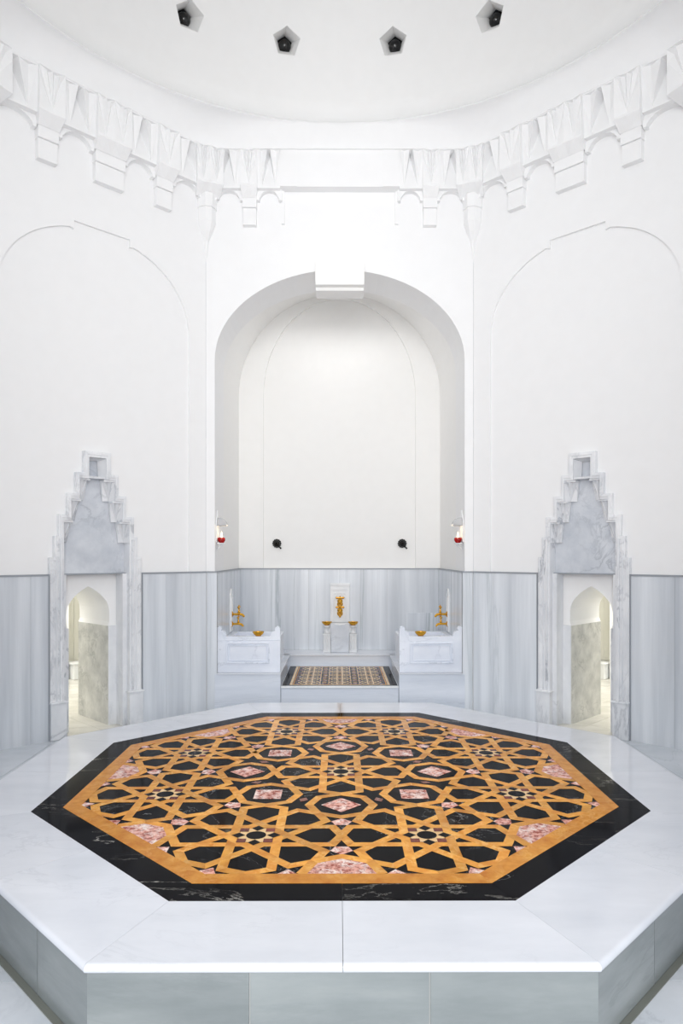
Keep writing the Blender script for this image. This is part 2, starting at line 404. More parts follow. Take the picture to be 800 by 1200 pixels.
# wainscots
def slabs(mb, F, u0, u1, z0, z1_, p0, p1, cuts, m=0):
    cs = [u0] + [c for c in cuts] + [u1]
    for a, b_ in zip(cs[:-1], cs[1:]): mb.box((a + .0008, p0, z0), (b_ - .0008, p1, z1_), F, m)
    mb.box((u0, p0, z0), (u1, p1 - .003, z1_ - .001), F, 1)
def cap(mb, F, u0, u1, z, p): mb.box((u0, 0, z), (u1, p, z + .012), F, 2)
FN = Frame((0, YBK), (1, 0), (0, -1)); FNL = Frame((-NW, 0), (0, 1), (1, 0)); FNR = Frame((NW, 0), (0, 1), (-1, 0))
WM = ['wainscot', 'joint', 'edge']
mb = MB()
slabs(mb, FN, -NW, NW, .30, WT, .0, .02, [-.62, -.30, .20, .46]); cap(mb, FN, -NW, NW, WT, .024)
struct(mb.build('trim_1', WM), 'grey streaked marble wainscot on the back wall of the niche')
for nm, F, w in (('trim_2', FNL, 'left'), ('trim_3', FNR, 'right')):
    mb = MB(); slabs(mb, F, YB0 - .012, YBK - .02, .30, WT, 0, .02, [2.66, 3.05, 3.45]); cap(mb, F, YB0, YBK, WT, .024)
    struct(mb.build(nm, WM), 'grey marble wainscot on the %s side wall of the niche' % w)
for nm, s_, w in (('trim_4', -1, 'left'), ('trim_5', 1, 'right')):
    mb = MB(); a, b_ = sorted((s_ * 1.036, s_ * (NW - .02))); slabs(mb, FB, a, b_, .0, WT, 0, .018, []); cap(mb, FB, a, b_, WT, .022)
    struct(mb.build(nm, WM), 'narrow grey marble strip on the pier at the %s edge of the niche' % w)

# ------------------------------------------------------------------ diagonal walls with portals
UD = -.046
HWS = [.330, .300, .271, .212, .153, .098]
TZ = [EYE + v for v in (-.012, .130, .275, .419, .564, .714)]
def stepped(hw, tops, z0, uc=0.0):
    """open-bottom stepped outline, counter-clockwise from lower left"""
    L = [(uc - hw[0], z0)]
    for i in range(len(hw)):
        L.append((uc - hw[i], tops[i]))
        if i + 1 < len(hw): L.append((uc - hw[i + 1], tops[i]))
    return L + [(2 * uc - x, z) for x, z in reversed(L)]
IHW = [.236, .185, .130, .062]
ITZ = [EYE + v for v in (.235, .380, .525, .672)]
JT, PD = .71, -.126            # marble jamb height, set back of the white arch
def ogee(hw, z0, uc, n=14):
    """pointed arch opening slightly narrower at the jambs; right to left"""
    apex = EYE - .217; sp = EYE - .412
    tab = [(0, 1), (.15, .985), (.27, .95), (.36, .90), (.45, .84), (.53, .765), (.6, .69), (.68, .595), (.75, .495), (.82, .385), (.88, .27), (.94, .145), (1, 0)]
    R = [(hw * w, sp + (apex - sp) * h) for h, w in tab]
    R = [(hw - .012, z0), (hw, z0 + .03)] + R
    return [(uc + x, z) for x, z in R] + [(uc - x, z) for x, z in reversed(R[:-1])]
for side, F in (('left', FL), ('right', FR)):
    dirn = 'left' if side == 'left' else 'right'
    # plaster wall
    mb = MB()
    ra = [(x, z) for x, z in arch(.70, EYE + 1.66, .58, 40, 2.15)]
    zt = EYE + 2.262
    right = [p for p in ra if p[0] >= .205]; left = [p for p in ra if p[0] <= -.205]
    rec = right + [(.205, EYE + 2.205), (.205, zt), (-.205, zt), (-.205, EYE + 2.205)] + left
    o1 = [(-.85, 0), (-.85, HW), (.8495, HW), (.8495, 0), (UD + .31, 0), (UD + .31, WT), (.70, WT)] + rec + [(-.70, WT), (UD - .31, WT), (UD - .31, 0)]
    mb.prism(o1, -.12, 0, F.uz())
    o2 = [(-.78, 1.0), (-.78, 3.6), (.78, 3.6), (.78, 1.0)] + stepped([h - .03 for h in HWS], TZ, 1.0, UD)[::-1]
    o2 = [(-.78, 1.0), (-.78, 3.6), (.78, 3.6), (.78, 1.0)] + [p for p in reversed(stepped([h - .03 for h in HWS], [t - .03 for t in TZ], 1.0, UD))]
    mb.prism(o2, -.119, -.018, F.uz())
    struct(mb.build('wall_back_' + side, 'plaster'), 'white plaster diagonal wall on the %s with a shallow stepped arch panel above the doorway' % dirn)
    # wainscot either side of the portal
    mb = MB(); slabs(mb, F, -.845, UD - .332, 0, WT, 0, .018, [-.70, -.50] if side == 'left' else [-.66]); cap(mb, F, -.845, UD - .332, WT, .022)
    mb.box((UD - .340, .018, 0), (UD - .332, .026, WT + .01), F, 2)
    slabs(mb, F, UD + .332, .842, 0, WT, 0, .018, [.49, .70] if side == 'left' else [.66]); cap(mb, F, UD + .332, .842, WT, .022)
    mb.box((UD + .332, .018, 0), (UD + .340, .026, WT + .01), F, 2)
    struct(mb.build('trim_6' if side == 'left' else 'trim_7', WM), 'tall grey streaked marble wainscot either side of the %s doorway' % dirn)
    # portal
    root = empty('marble_portal', F.pt(UD, 0, 0), 'stepped pale marble door surround with crenellated peak on the %s diagonal wall' % dirn, 'door surround')
    mb = MB()
    so = stepped(HWS, TZ, 0.0, UD)
    si = stepped(IHW, ITZ, 0.0, UD)
    mb.prism(so + si[::-1], -.118, .022, F.uz())
    mb.build('stepped_frame', 'carrara', root, bevel=.006)
    mb = MB()   # thin raised fillet following the steps, and the jamb mouldings
    so2 = stepped([h - .012 for h in HWS], [t - .012 for t in TZ], .25, UD); si2 = stepped([h - .024 for h in HWS], [t - .024 for t in TZ], .25, UD)
    mb.prism(so2 + si2[::-1], .020, .026, F.uz())
    for s_ in (-1, 1):
        a, b_ = sorted((UD + s_ * .252, UD + s_ * .266)); mb.box((a, .02, .25), (b_, .034, 1.33), F)
        a, b_ = sorted((UD + s_ * .282, UD + s_ * .290)); mb.box((a, .02, .25), (b_, .030, 1.20), F)
    mb.build('moulding', 'carrara', root, bevel=.004)
    for s_ in (-1, 1):
        mb = MB()
        a, b_ = sorted((UD + s_ * .226, UD + s_ * .332)); mb.box((a, .0, 0.001), (b_, .046, .238), F)
        a, b_ = sorted((UD + s_ * .218, UD + s_ * .336)); mb.box((a, .0, .238), (b_, .056, .252), F)
        mb.build('plinth', 'carrara', root, bevel=.006)
    mb = MB()
    sl = stepped([.238, .190, .134, .066], [t + .002 for t in ITZ], 1.088, UD)
    mb.prism(sl, -.118, -.062, F.uz())
    mb.build('overdoor_slab', 'carrara_grey', root)
    mb = MB()
    mb.box((UD - .238, -.118, 1.084), (UD + .238, -.03, 1.092), F)
    mb.build('lintel_strip', 'edge', root)
    # folded cells under each step
    lev = [EYE + .09] + ITZ
    for s_ in (-1, 1):
        for i in range(3):
            z0, z1_ = lev[i] + (.0 if i else 0), ITZ[i]
            uo = IHW[i]; ui = uo - (.062, .066, .074)[i]
            mb = MB()
            P_ = lambda u, p, z: F.pt(UD + s_ * u, p, z)
            bq = (uo + ui) / 2
            top = [(uo, .016), (uo - .012, -.01), (bq + .006, .012), (bq - .006, -.02), (ui + .012, -.004), (ui - .004, -.030)]
            base = P_(bq + .012, -.036, z0)
            tops = [P_(u, p, z1_ - .012) for u, p in top]
            bo, bi = P_(uo, .008, z0), P_(ui + .012, -.056, z0)
            mb.face([bo, tops[0], base])
            for a, b_ in zip(tops[:-1], tops[1:]): mb.face([a, b_, base])
            mb.face([tops[-1], bi, base])
            mb.face([P_(uo, .008, z0), base, bi, P_(uo, -.06, z0)])
            mb.mesh([P_(uo, -.06, z1_ - .012), P_(uo, .016, z1_ - .012), P_(ui - .006, .008, z1_ - .012), P_(ui - .006, -.06, z1_ - .012),
                     P_(uo, -.06, z1_), P_(uo, .016, z1_), P_(ui - .006, .008, z1_), P_(ui - .006, -.06, z1_)],
                    [(0, 1, 2, 3), (4, 7, 6, 5), (0, 4, 5, 1), (1, 5, 6, 2), (2, 6, 7, 3), (3, 7, 4, 0)])
            mb.face([bi, tops[-1], P_(ui - .006, -.06, z1_ - .012), P_(ui + .012, -.06, z0)])
            mb.build('folded_cell', 'carrara', root, recalc=False)
    mb = MB()   # little niche at the peak
    mb.box((UD - .062, -.058, ITZ[2] + .006), (UD + .062, .006, ITZ[2] + .02), F)
    for s_ in (-1, 1):
        v = [F.pt(UD + s_ * .062, .012, ITZ[2] + .02), F.pt(UD + s_ * .036, -.055, ITZ[2] + .02), F.pt(UD + s_ * .030, -.055, ITZ[3] - .015), F.pt(UD + s_ * .062, .012, ITZ[3] - .002)]
        mb.face(v)
    mb.face([F.pt(UD - .062, .012, ITZ[3] - .002), F.pt(UD + .062, .012, ITZ[3] - .002), F.pt(UD + .03, -.055, ITZ[3] - .015), F.pt(UD - .03, -.055, ITZ[3] - .015)])
    mb.build('peak_niche', 'carrara', root, recalc=False)
    # white arch set back in the reveal, and the passage behind it
    mb = MB()
    oh = ogee(.157, JT, UD)
    rect = [(UD - .33, JT), (UD - .33, 1.3), (UD + .33, 1.3), (UD + .33, JT)]
    mb.prism(rect + oh, -.60, PD, F.uz())
    struct(mb.build('door_1' if side == 'left' else 'door_2', 'door_plaster'), 'white pointed horseshoe doorway set back inside the %s marble surround' % dirn)
    mb = MB()
    for s_ in (-1, 1):
        a, b_ = sorted((UD + s_ * .145, UD + s_ * .33)); mb.box((a, -.60, 0.0), (b_, PD + .004, JT), F)
    mb.build('passage_jamb', 'jamb', root)
    mb = MB()
    for s_ in (-1, 1):
        a, b_ = sorted((UD + s_ * .1455, UD + s_ * .32)); mb.box((a, PD + .002, 0.0), (b_, PD + .012, JT + .002), F)
        a, b_ = sorted((UD + s_ * .205, UD + s_ * .238)); mb.box((a, -.118, .0), (b_, -.02, 1.086), F)
    mb.build('door_jamb', 'carrara', root)
    # room beyond
    mb = MB()
    for i in range(-4, 5):
        for j in range(8):
            a = UD - .145 if False else i * .27
            mb.box((i * .27 + .001, -2.30 + j * .3, -.03), ((i + 1) * .27 - .001, -2.30 + (j + 1) * .3 - .002, 0) if j < 7 else ((i + 1) * .27 - .001, -.02, 0), F)
    mb.box((-1.08, -2.3, -.06), (1.35, -.02, -.004), F, 1)
    struct(mb.build('floor_passage_' + side, ['room_floor', 'joint']), 'warm white marble floor seen through the %s doorway' % dirn)
    mb = MB()
    for k in range(9): mb.box((-1.08 + k * .27 + .001, -2.3, 0), (-1.08 + (k + 1) * .27 - .001, -2.25, 1.6), F)
    mb.box((-1.08, -2.35, 0), (1.35, -2.29, 2.2), F, 1)
    for a, b_ in ((-1.12, -1.08), (1.10, 1.14)):
        mb.box((a, -2.3, 0), (b_, -.60, 1.2), F); mb.box((a, -2.3, 1.2), (b_, -.60, 2.2), F, 1)
    mb.box((-1.12, -2.35, 2.2), (1.35, -.60, 2.25), F, 1)
    mb.box((-1.12, -.62, 0), (UD - .32, -.58, 2.2), F, 1); mb.box((UD + .32, -.62, 0), (1.12, -.58, 2.2), F, 1); mb.box((UD - .33, -.62, 1.25), (UD + .33, -.58, 2.2), F, 1)
    mb.box((.62, -2.25, 0), (.70, -2.12, 2.2), F, 1)
    struct(mb.build('wall_passage_' + side, ['room_wall', 'plaster']), 'warm marble lined corridor walls beyond the %s doorway' % dirn)
    mb = MB()
    mb.box((.72, -2.22, 0.001), (.88, -2.05, .145), F); mb.box((.71, -2.23, .145), (.89, -2.04, .16), F)
    o = mb.build('marble_bench', 'white_marble', loc=F.pt(.79, -2.1, 0), bevel=.01)
    tag(o, 'low white marble bench block far inside the %s doorway' % dirn, 'bench')
# side walls (mostly beside the frame) and the piers towards the camera
for nm, s_ in (('wall_left', -1), ('wall_right', 1)):
    mb = MB(); F = Frame((s_ * 2.25, 0), (0, 1), (-s_, 0))
    mb.box((-1.03, -.1, 0), (1.03, 0, HW), F)
    mb.box((-1.03, 0, 0), (1.02, .018, WT), F, 1)
    F2 = Frame((s_ * 1.6475, -1.6325), (C45 * s_, C45), (-s_ * C45, C45))
    mb.box((-.85, -.1, 0), (.85, 0, HW), F2); mb.box((-.85, 0, 0), (.84, .018, WT), F2, 1)
    struct(mb.build(nm, ['plaster', 'wainscot']), 'white plaster wall with grey wainscot on the %s' % ('left' if s_ < 0 else 'right'))

# ------------------------------------------------------------------ cornice and dome
def wall_dist(t):
    c, s_ = math.cos(t), math.sin(t)
    d = 9
    for (nx, ny, k) in ((0, 1, 2.235), (0, -1, 2.235), (1, 0, 2.25), (-1, 0, 2.25), (C45, C45, 2.319), (-C45, C45, 2.319), (C45, -C45, 2.319), (-C45, -C45, 2.319)):
        q = c * nx + s_ * ny
        if q > 1e-6: d = min(d, k / q)
    return d
mb = MB()
NSEG = 192
prof = []
rows = []
for j in range(16):
    row = []
    for k in range(NSEG):
        t = 2 * PI * k / NSEG; wd = wall_dist(t)
        r0 = min(2.325, (wd - .105))
        rt = 2.15
        if j == 0: r, z = wd + .05, HT
        elif j == 1: r, z = r0 + .012, HT
        elif j == 2: r, z = r0, HT + .004
        elif j == 3: r, z = r0, HT + .016
        elif j == 4: r, z = r0 + .010, HT + .020
        elif j <= 12:
            q = (j - 5) / 7; r = (r0 + .012) + (rt - r0 - .012) * (1 - math.cos(q * PI / 2)); z = HT + .022 + .18 * math.sin(q * PI / 2)
        elif j == 13: r, z = rt + .004, HT + .214
        elif j == 14: r, z = rt + .018, HT + .228
        else: r, z = 2.215, HT + .25
        row.append(Vector((r * math.cos(t), r * math.sin(t), z)))
    rows.append(row)
vs = [v for r in rows for v in r]
fs = [(j * NSEG + k, j * NSEG + (k + 1) % NSEG, (j + 1) * NSEG + (k + 1) % NSEG, (j + 1) * NSEG + k) for j in range(15) for k in range(NSEG)]
mb.mesh(vs, fs)
struct(mb.build('trim_8', 'plaster', smooth=True, recalc=False), 'smooth white coved cornice ring under the dome')
# dome shell with pentagonal openings
DC, DR = EYE + 3.55, 2.22
prof = [(2.215, HT + .25)] + [(DR * math.cos(a), DC + DR * math.sin(a)) for a in [i * PI / 2 / 24 for i in range(0, 24)]] + [(.001, DC + DR)]
prof2 = [(.001, DC + DR + .12)] + [((DR + .12) * math.cos(a), DC + (DR + .12) * math.sin(a)) for a in [i * PI / 2 / 24 for i in range(23, -1, -1)]] + [(2.335, HT + .25)]
mb = MB(); mb.lathe(prof + prof2 + [prof[0]], seg=96)
dome = mb.build('ceiling', 'dome_plaster', smooth=True)
bm = bmesh.new(); bm.from_mesh(dome.data); bmesh.ops.remove_doubles(bm, verts=bm.verts[:], dist=1e-4); bmesh.ops.recalc_face_normals(bm, faces=bm.faces[:]); bm.to_mesh(dome.data); bm.free()
elev = math.asin(.40 / DR)
def penta(r, dist, ang):
    ax = Vector((math.sin(ang) * math.cos(elev), math.cos(ang) * math.cos(elev), math.sin(elev)))
    up = Vector((-math.sin(ang) * math.sin(elev), -math.cos(ang) * math.sin(elev), math.cos(elev))); rt = ax.cross(up)
    c = Vector((0, 0, DC)) + ax * dist
    return [c + (up * math.cos(2 * PI * i / 5) + rt * math.sin(2 * PI * i / 5)) * r for i in range(5)]
ANG = [-30.2, -10.8, 10.8, 30.2]
def shaft_ring(r, d, ang):
    q = penta(r, DR - .004, ang); e2 = math.radians(30); a2 = ang * 1.0
    ax = Vector((math.sin(a2) * math.cos(e2), math.cos(a2) * math.cos(e2), math.sin(e2)))
    return [v + ax * d for v in q]
mb = MB()
for a in ANG:
    a = math.radians(a); q = shaft_ring(.110, -.08, a); w = shaft_ring(.110, .3, a)
    mb.mesh(q + w, [(0, 1, 2, 3, 4), (9, 8, 7, 6, 5)] + [(i, (i + 1) % 5, 5 + (i + 1) % 5, 5 + i) for i in range(5)])
cut = mb.build('cut', 'plaster')
md = dome.modifiers.new('b', 'BOOLEAN'); md.object = cut; md.operation = 'DIFFERENCE'; md.solver = 'EXACT'
bpy.context.view_layer.update()
dg = bpy.context.evaluated_depsgraph_get()
nm_ = bpy.data.meshes.new_from_object(dome.evaluated_get(dg)); dome.modifiers.clear(); dome.data = nm_
bpy.data.objects.remove(cut)
struct(dome, 'smooth white plaster dome with a ring of pentagonal light openings')
lab = ['pentagonal dome opening nearest the left, cut by the top edge', 'pentagonal dome opening left of the middle', 'pentagonal dome opening right of the middle', 'pentagonal dome opening nearest the right, cut by the top edge']
for a, l in zip(ANG, lab):
    a = math.radians(a)
    c = Vector((0, 0, DC)) + Vector((math.sin(a) * math.cos(elev), math.cos(a) * math.cos(elev), math.sin(elev))) * (DR + .1)
    root = empty('dome_skylight', c, 'white ' + l + ', with dark glass inside', 'skylight', 'pentagonal skylights of the dome')
    mb = MB()
    rings = [(.114, -.002), (.105, .03), (.060, .17), (.060, .20)]
    vs = []; 
    for r, d in rings: vs += shaft_ring(r, d, a)
    mb.mesh(vs, [(j * 5 + i, j * 5 + (i + 1) % 5, (j + 1) * 5 + (i + 1) % 5, (j + 1) * 5 + i) for j in range(3) for i in range(5)])
    mb.build('shaft', 'dome_plaster', root, recalc=False)
    mb = MB()
    ax = (c - Vector((0, 0, DC))).normalized()
    mb.lathe([(.0005, .0), (.02, .004), (.04, .018), (.05, .04), (.056, .07), (.06, .08), (.0005, .085)], c=sum(shaft_ring(.05, .115, a), Vector()) / 5, axis=ax, seg=16)
    mb.face(shaft_ring(.07, .185, a))
    mb.build('glass_bulb', 'darkglass', root, smooth=True, recalc=False)

# ------------------------------------------------------------------ muqarnas
ZB = EYE + 2.84; ZK = EYE + 2.565
def bracket(F, u, label, w=.165, p=.125, pb=.062, bw=.135, double=False, kind='wall', base=-.002):
    root = empty('muqarnas_bracket', F.pt(u, base, ZK), label, 'carved bracket', 'muqarnas brackets under the dome cornice')
    mb = MB(); P_ = lambda a, p_, z: F.pt(u + a, p_ + base, z)
    halves = [(-w / 2, 0), (0, w / 2)] if double else [(-w / 2, w / 2)]
    for a, b_ in halves:
        m_ = (a + b_) / 2; n_ = 9
        tops = []
        for i in range(n_):
            q = i / (n_ - 1); x = a + .004 + (b_ - a - .008) * q
            zz = HT - .012 - (abs(2 * q - 1) ** 2.6) * .07
            tops.append(P_(x, p - (.0 if i % 2 == 0 else .030) * (1 - abs(2 * q - 1) * .4), zz))
        bot = P_(m_, p - .012, ZB + .018)
        mb_l, mb_r = P_(a + .004, p, ZB + .012), P_(b_ - .004, p, ZB + .012)
        mb.face([mb_l, bot, tops[0]]); mb.face([bot, mb_r, tops[-1]])
        for t0, t1 in zip(tops[:-1], tops[1:]): mb.face([t0, bot, t1])
        # spandrels around the fan
        C0, C1 = P_(a, p, HT), P_(b_, p, HT)
        h = n_ // 2
        for i in range(h): mb.face([tops[i], tops[i + 1], C0])
        for i in range(h, n_ - 1): mb.face([tops[i], tops[i + 1], C1])
        mb.face([tops[h], C0, C1])
        mb.face([P_(a, p, ZB), P_(a + .004, p, ZB + .012), tops[0], C0]); mb.face([P_(b_, p, ZB), C1, tops[-1], P_(b_ - .004, p, ZB + .012)])
        mb.face([P_(a, p, ZB), P_(m_, p + .006, ZB - .010), P_(b_, p, ZB), mb_r, bot, mb_l])
        for x in (a, b_):
            mb.face([P_(x, p, ZB), P_(x, p, HT), P_(x, .0, HT), P_(x, .0, ZB)])
            mb.face([P_(x, p, ZB), P_(x, .0, ZB), P_(x if (double and x == 0) else x * .82 + m_ * .18, .0, ZB - .07), P_(x if (double and x == 0) else x * .82 + m_ * .18, pb, ZB - .07)])
        xa, xb = a * .82 + m_ * .18, b_ * .82 + m_ * .18
        if double: xa, xb = (xa, b_) if a < 0 else (a, xb)
        mb.face([P_(a, p, ZB), P_(m_, p + .006, ZB - .010), P_(m_, pb, ZB - .07), P_(xa, pb, ZB - .07)])
        mb.face([P_(m_, p + .006, ZB - .010), P_(b_, p, ZB), P_(xb, pb, ZB - .07), P_(m_, pb, ZB - .07)])
    mb.build('fluted_shell', 'plaster', root, recalc=False)
    mb = MB()
    zt = ZB - .07
    if kind == 'wall':
        bw_ = bw * (1.62 if double else 1)
        mb.box((u - bw_ / 2, base, ZK + .13), (u + bw_ / 2, base + pb, zt), F)
        mb.box((u - bw_ / 2 + .004, base, ZK), (u + bw_ / 2 - .004, base + pb - .014, ZK + .129), F)
        mb.build('corbel_block', 'plaster', root, bevel=.004)
    else:
        # half-octagonal stem tapering to a point
        def ring(r, pp, z): return [P_(r * math.cos(t), max(0, pp * math.sin(t)) - .02, z) for t in [i * PI / 5 for i in range(6)]]
        R_ = [ring(.088, .13, ZB - .045), ring(.088, .13, ZB - .15), ring(.080, .118, ZB - .152), ring(.080, .118, ZK + .02), ring(.055, .09, ZK - .05), ring(.028, .05, ZK - .11), ring(.020, .036, ZK - .2), ring(.010, .022, ZK - .27)]
        vs = [v for r in R_ for v in r]
        mb.mesh(vs, [(j * 6 + i, j * 6 + i + 1, (j + 1) * 6 + i + 1, (j + 1) * 6 + i) for j in range(len(R_) - 1) for i in range(5)])
        mb.build('tapered_stem', 'plaster', root, recalc=False)
def foldgap(mb, F, u0, u1, arched=True):
    """folded facets between two brackets, from p .085 at the foot to a deep slit at the top"""
    m_ = (u0 + u1) / 2; w = u1 - u0; pf = .080; pt_ = .102
    P_ = lambda a, p_, z: F.pt(a, p_, z)
    e = w * .30; s_ = w * .07
    A = P_(m_, -.0, HT - .004); BL, BR = P_(m_ - e, pf, ZB), P_(m_ + e, pf, ZB)
    mb.face([A, BL, BR])
    for sg, B_ in ((-1, BL), (1, BR)):
        uo = m_ + sg * w / 2
        T1 = P_(m_ + sg * s_, pt_, HT); To = P_(uo, pt_, HT); Bo = P_(uo, pf, ZB)
        Tm = P_(m_ + sg * w * .32, pt_ - .028, HT)
        mb.face([A, B_, T1]); mb.face([T1, B_, Tm]); mb.face([Tm, B_, To]); mb.face([To, B_, Bo])
    # underside: little arch strip between the blocks
    if arched:
        n_ = 10; ar = []
        for i in range(n_ + 1):
            t = i / n_; x = u0 + .012 + (w - .024) * t; d = .055 * abs(2 * t - 1) ** 3
            ar.append((x, ZB - .012 - d))
        pts = [(u0 - .012, ZB), (u0 - .012, ZB - .085)] + [(u0 + .012, ZB - .085)] + ar + [(u1 - .012, ZB - .085), (u1 + .012, ZB - .085), (u1 + .012, ZB)]
        mb.prism(pts, 0, .045, F.uz())
        mb.box((u0, 0, ZB - .012), (u1, pf + .006, ZB), F)
side_l = {'left': 'left', 'right': 'right'}
for side, F in (('left', FL), ('right', FR)):
    us = [-.40, .03, .455]
    lb = ['single carved bracket nearest the %s edge, above the doorway wall', 'double fluted bracket over the middle of the %s diagonal wall', 'single carved bracket on the %s diagonal wall nearest the niche corner']
    for i, u in enumerate(us):
        bracket(F, u, 'white plaster ' + lb[i] % side, double=(i == 1), w=(.25 if i == 1 else .17))
    mb = MB()
    foldgap(mb, F, us[0] + .085, us[1] - .125); foldgap(mb, F, us[1] + .125, us[2] - .085)
    foldgap(mb, F, us[2] + .085, .775); foldgap(mb, F, -.775, us[0] - .085)
    for a, b_ in ((-.78, .78),): mb.box((a, 0, HT - .004), (b_, .10, HT + .004), F)
    struct(mb.build('trim_9' if side == 'left' else 'trim_10', 'plaster', recalc=False), 'folded white plaster facets between the brackets on the %s diagonal wall' % side)
mb = MB()
for s_ in (-1, 1):
    F = Frame((0, 2.235), (s_, 0), (0, -1))
    bracket(F, .70, 'small white plaster bracket on the niche wall, %s of the arch crown' % ('left' if s_ < 0 else 'right'), w=.13, p=.115, bw=.11)
    foldgap(mb, F, .765, .965)
    foldgap(mb, F, .46, .635)
    mb.box((.43, 0, ZK + .02), (.455, .02, ZB), F)
    mb.box((.33, 0, ZB), (.46, .092, HT), F)
FBm = FB
mb.box((-.3301, 0, ZB), (.3301, .086, HT), FB)
struct(mb.build('trim_11', 'plaster', recalc=False), 'white plaster band with folded facets over the niche arch')
d1 = math.radians(67.5)
for s_, w in ((-1, 'left'), (1, 'right')):
    F = Frame((s_ * 1.045, 2.235), (-s_ * math.cos(math.radians(-22.5)) * -1, math.sin(math.radians(22.5))), (-s_ * math.sin(math.radians(22.5)), -math.cos(math.radians(22.5))))
    F = Frame((s_ * 1.045, 2.235), (-s_ * .9239, -.3827 * -1 if False else .3827), (-s_ * .3827, -.9239))
    F.U = Vector((F.N.y, -F.N.x, 0)) * s_
    bracket(F, 0, 'white plaster corner pendant tapering to a point at the %s edge of the niche wall' % w, w=.20, p=.165, kind='corner', double=True)
    F = Frame((s_ * 2.2475, 1.03), (0, 1), (-s_ * .9239, -.3827)); F.U = Vector((F.N.y, -F.N.x, 0)) * s_
    bracket(F, 0, 'large white plaster corner pendant cut by the %s edge of the picture' % w, w=.26, p=.20, kind='corner', double=False)

# ------------------------------------------------------------------ keystone
mb = MB(); F = FB
kx = .188
z0, z1_ = EYE + 2.095, EYE + 2.265
vs = [F.pt(-kx, 0, z0), F.pt(kx, 0, z0), F.pt(kx + .004, .0, z1_), F.pt(-kx - .004, 0, z1_), F.pt(-kx, .06, z0), F.pt(kx, .06, z0), F.pt(kx + .004, .09, z1_), F.pt(-kx - .004, .09, z1_)]
mb.mesh(vs, [(3, 2, 1, 0), (4, 5, 6, 7), (0, 1, 5, 4), (1, 2, 6, 5), (2, 3, 7, 6), (3, 0, 4, 7)])
mb.box((-kx, -.16, z0 - .028), (kx, .012, z0 - .001), F)
tag(mb.build('keystone', 'niche_plaster', loc=F.pt(0, 0, z0), bevel=.006), 'square white keystone block at the crown of the niche arch', 'keystone')

# ------------------------------------------------------------------ niche platform, landing, basins
ZU, ZL = .300, .199
YP = 2.235 - .012     # front face of the niche base
mb = MB()
for s_ in (-1, 1):
    a, b_ = sorted((s_ * (NW - .002), s_ * .462)); mb.box((a, 2.215, .001), (b_, 3.0, ZU - .012)); 
    a, b_ = sorted((s_ * (NW - .021), s_ * .458)); mb.box((a, 2.205, ZU - .0115), (b_, 3.25, ZU), m=1)
mb.box((-NW + .003, 3.225, .001), (NW - .003, YBK, ZU - .012)); mb.box((-NW + .021, 3.212, ZU - .0115), (NW - .021, YBK - .021, ZU), m=1)
struct(mb.build('trim_12', ['base_marble', 'top_marble'], bevel=.004), 'grey marble base blocks raising the floor of the niche')
mb = MB()
mb.box((-.4595, 2.23, .001), (.4595, 3.222, ZL - .014)); mb.box((-.4572, 2.195, ZL - .0135), (.4572, 3.222, ZL), m=1)
land = mb.build('inlaid_landing', ['base_marble', 'white_marble'], loc=(0, 2.7, 0), bevel=.004)
tag(land, 'low marble landing with a black and ochre inlaid panel in front of the small fountain', 'landing')
mb = MB()
zz = ZL + .0004
y0, y1 = 2.222, 3.19; x0 = .452
def rect(a, b_, c, d, z, m): flat(mb, [(a, b_), (c, b_), (c, d), (a, d)], z, m)
rect(-x0, y0, x0, y1, zz, 0)
rect(-x0 + .058, y0 + .03, x0 - .058, y1 - .03, zz + .0004, 1)
rect(-x0 + .078, y0 + .055, x0 - .078, y1 - .055, zz + .0008, 0)
k3 = .28; cw = .171
for ci, cx in enumerate((-.245, 0, .245)):
    for r in range(5):
        cy = y0 + .14 + r * .171
        rosette(mb, (cx, cy), k3, zz + .0012, ['P', 'S', 'P', 'S', 'P', 'S', 'P', 'S'], w=.036 * k3)
        for sx in (-1, 1):
            for sy in (-1, 1):
                q = Vector((cx + sx * .0855, cy + sy * .0855)); flat(mb, [q + Vector(v) * .016 for v in ((1, 0), (0, 1), (-1, 0), (0, -1))], zz + .0014, 2)
for cx in (-.1225, .1225):
    rect(cx - .036, y0 + .04, cx - .031, y1 - .04, zz + .002, 1); rect(cx + .031, y0 + .04, cx + .036, y1 - .04, zz + .002, 1)
    for r in range(14):
        cy = y0 + .085 + r * .0615; q = Vector((cx, cy)); flat(mb, [q + Vector(v) * .023 for v in ((1, 0), (0, 1), (-1, 0), (0, -1))], zz + .0016, 1 if r % 2 else 2)
        flat(mb, [q + Vector(v) * .010 for v in ((1, 0), (0, 1), (-1, 0), (0, -1))], zz + .0024, 3)
for sx in (-1, 1):
    rect(sx * .365 - .004, y0 + .04, sx * .365 + .004, y1 - .04, zz + .002, 4)
    for r in range(18):
        cy = y0 + .08 + r * .048; q = Vector((sx * .349, cy)); flat(mb, [q + Vector(v) * .014 for v in ((.8, 0), (0, 1), (-.8, 0), (0, -1))], zz + .0016, 5)
mb.build('star_inlay', ['black_in', 'cream', 'pink', 'red', 'gold', 'brown'], land, recalc=False)

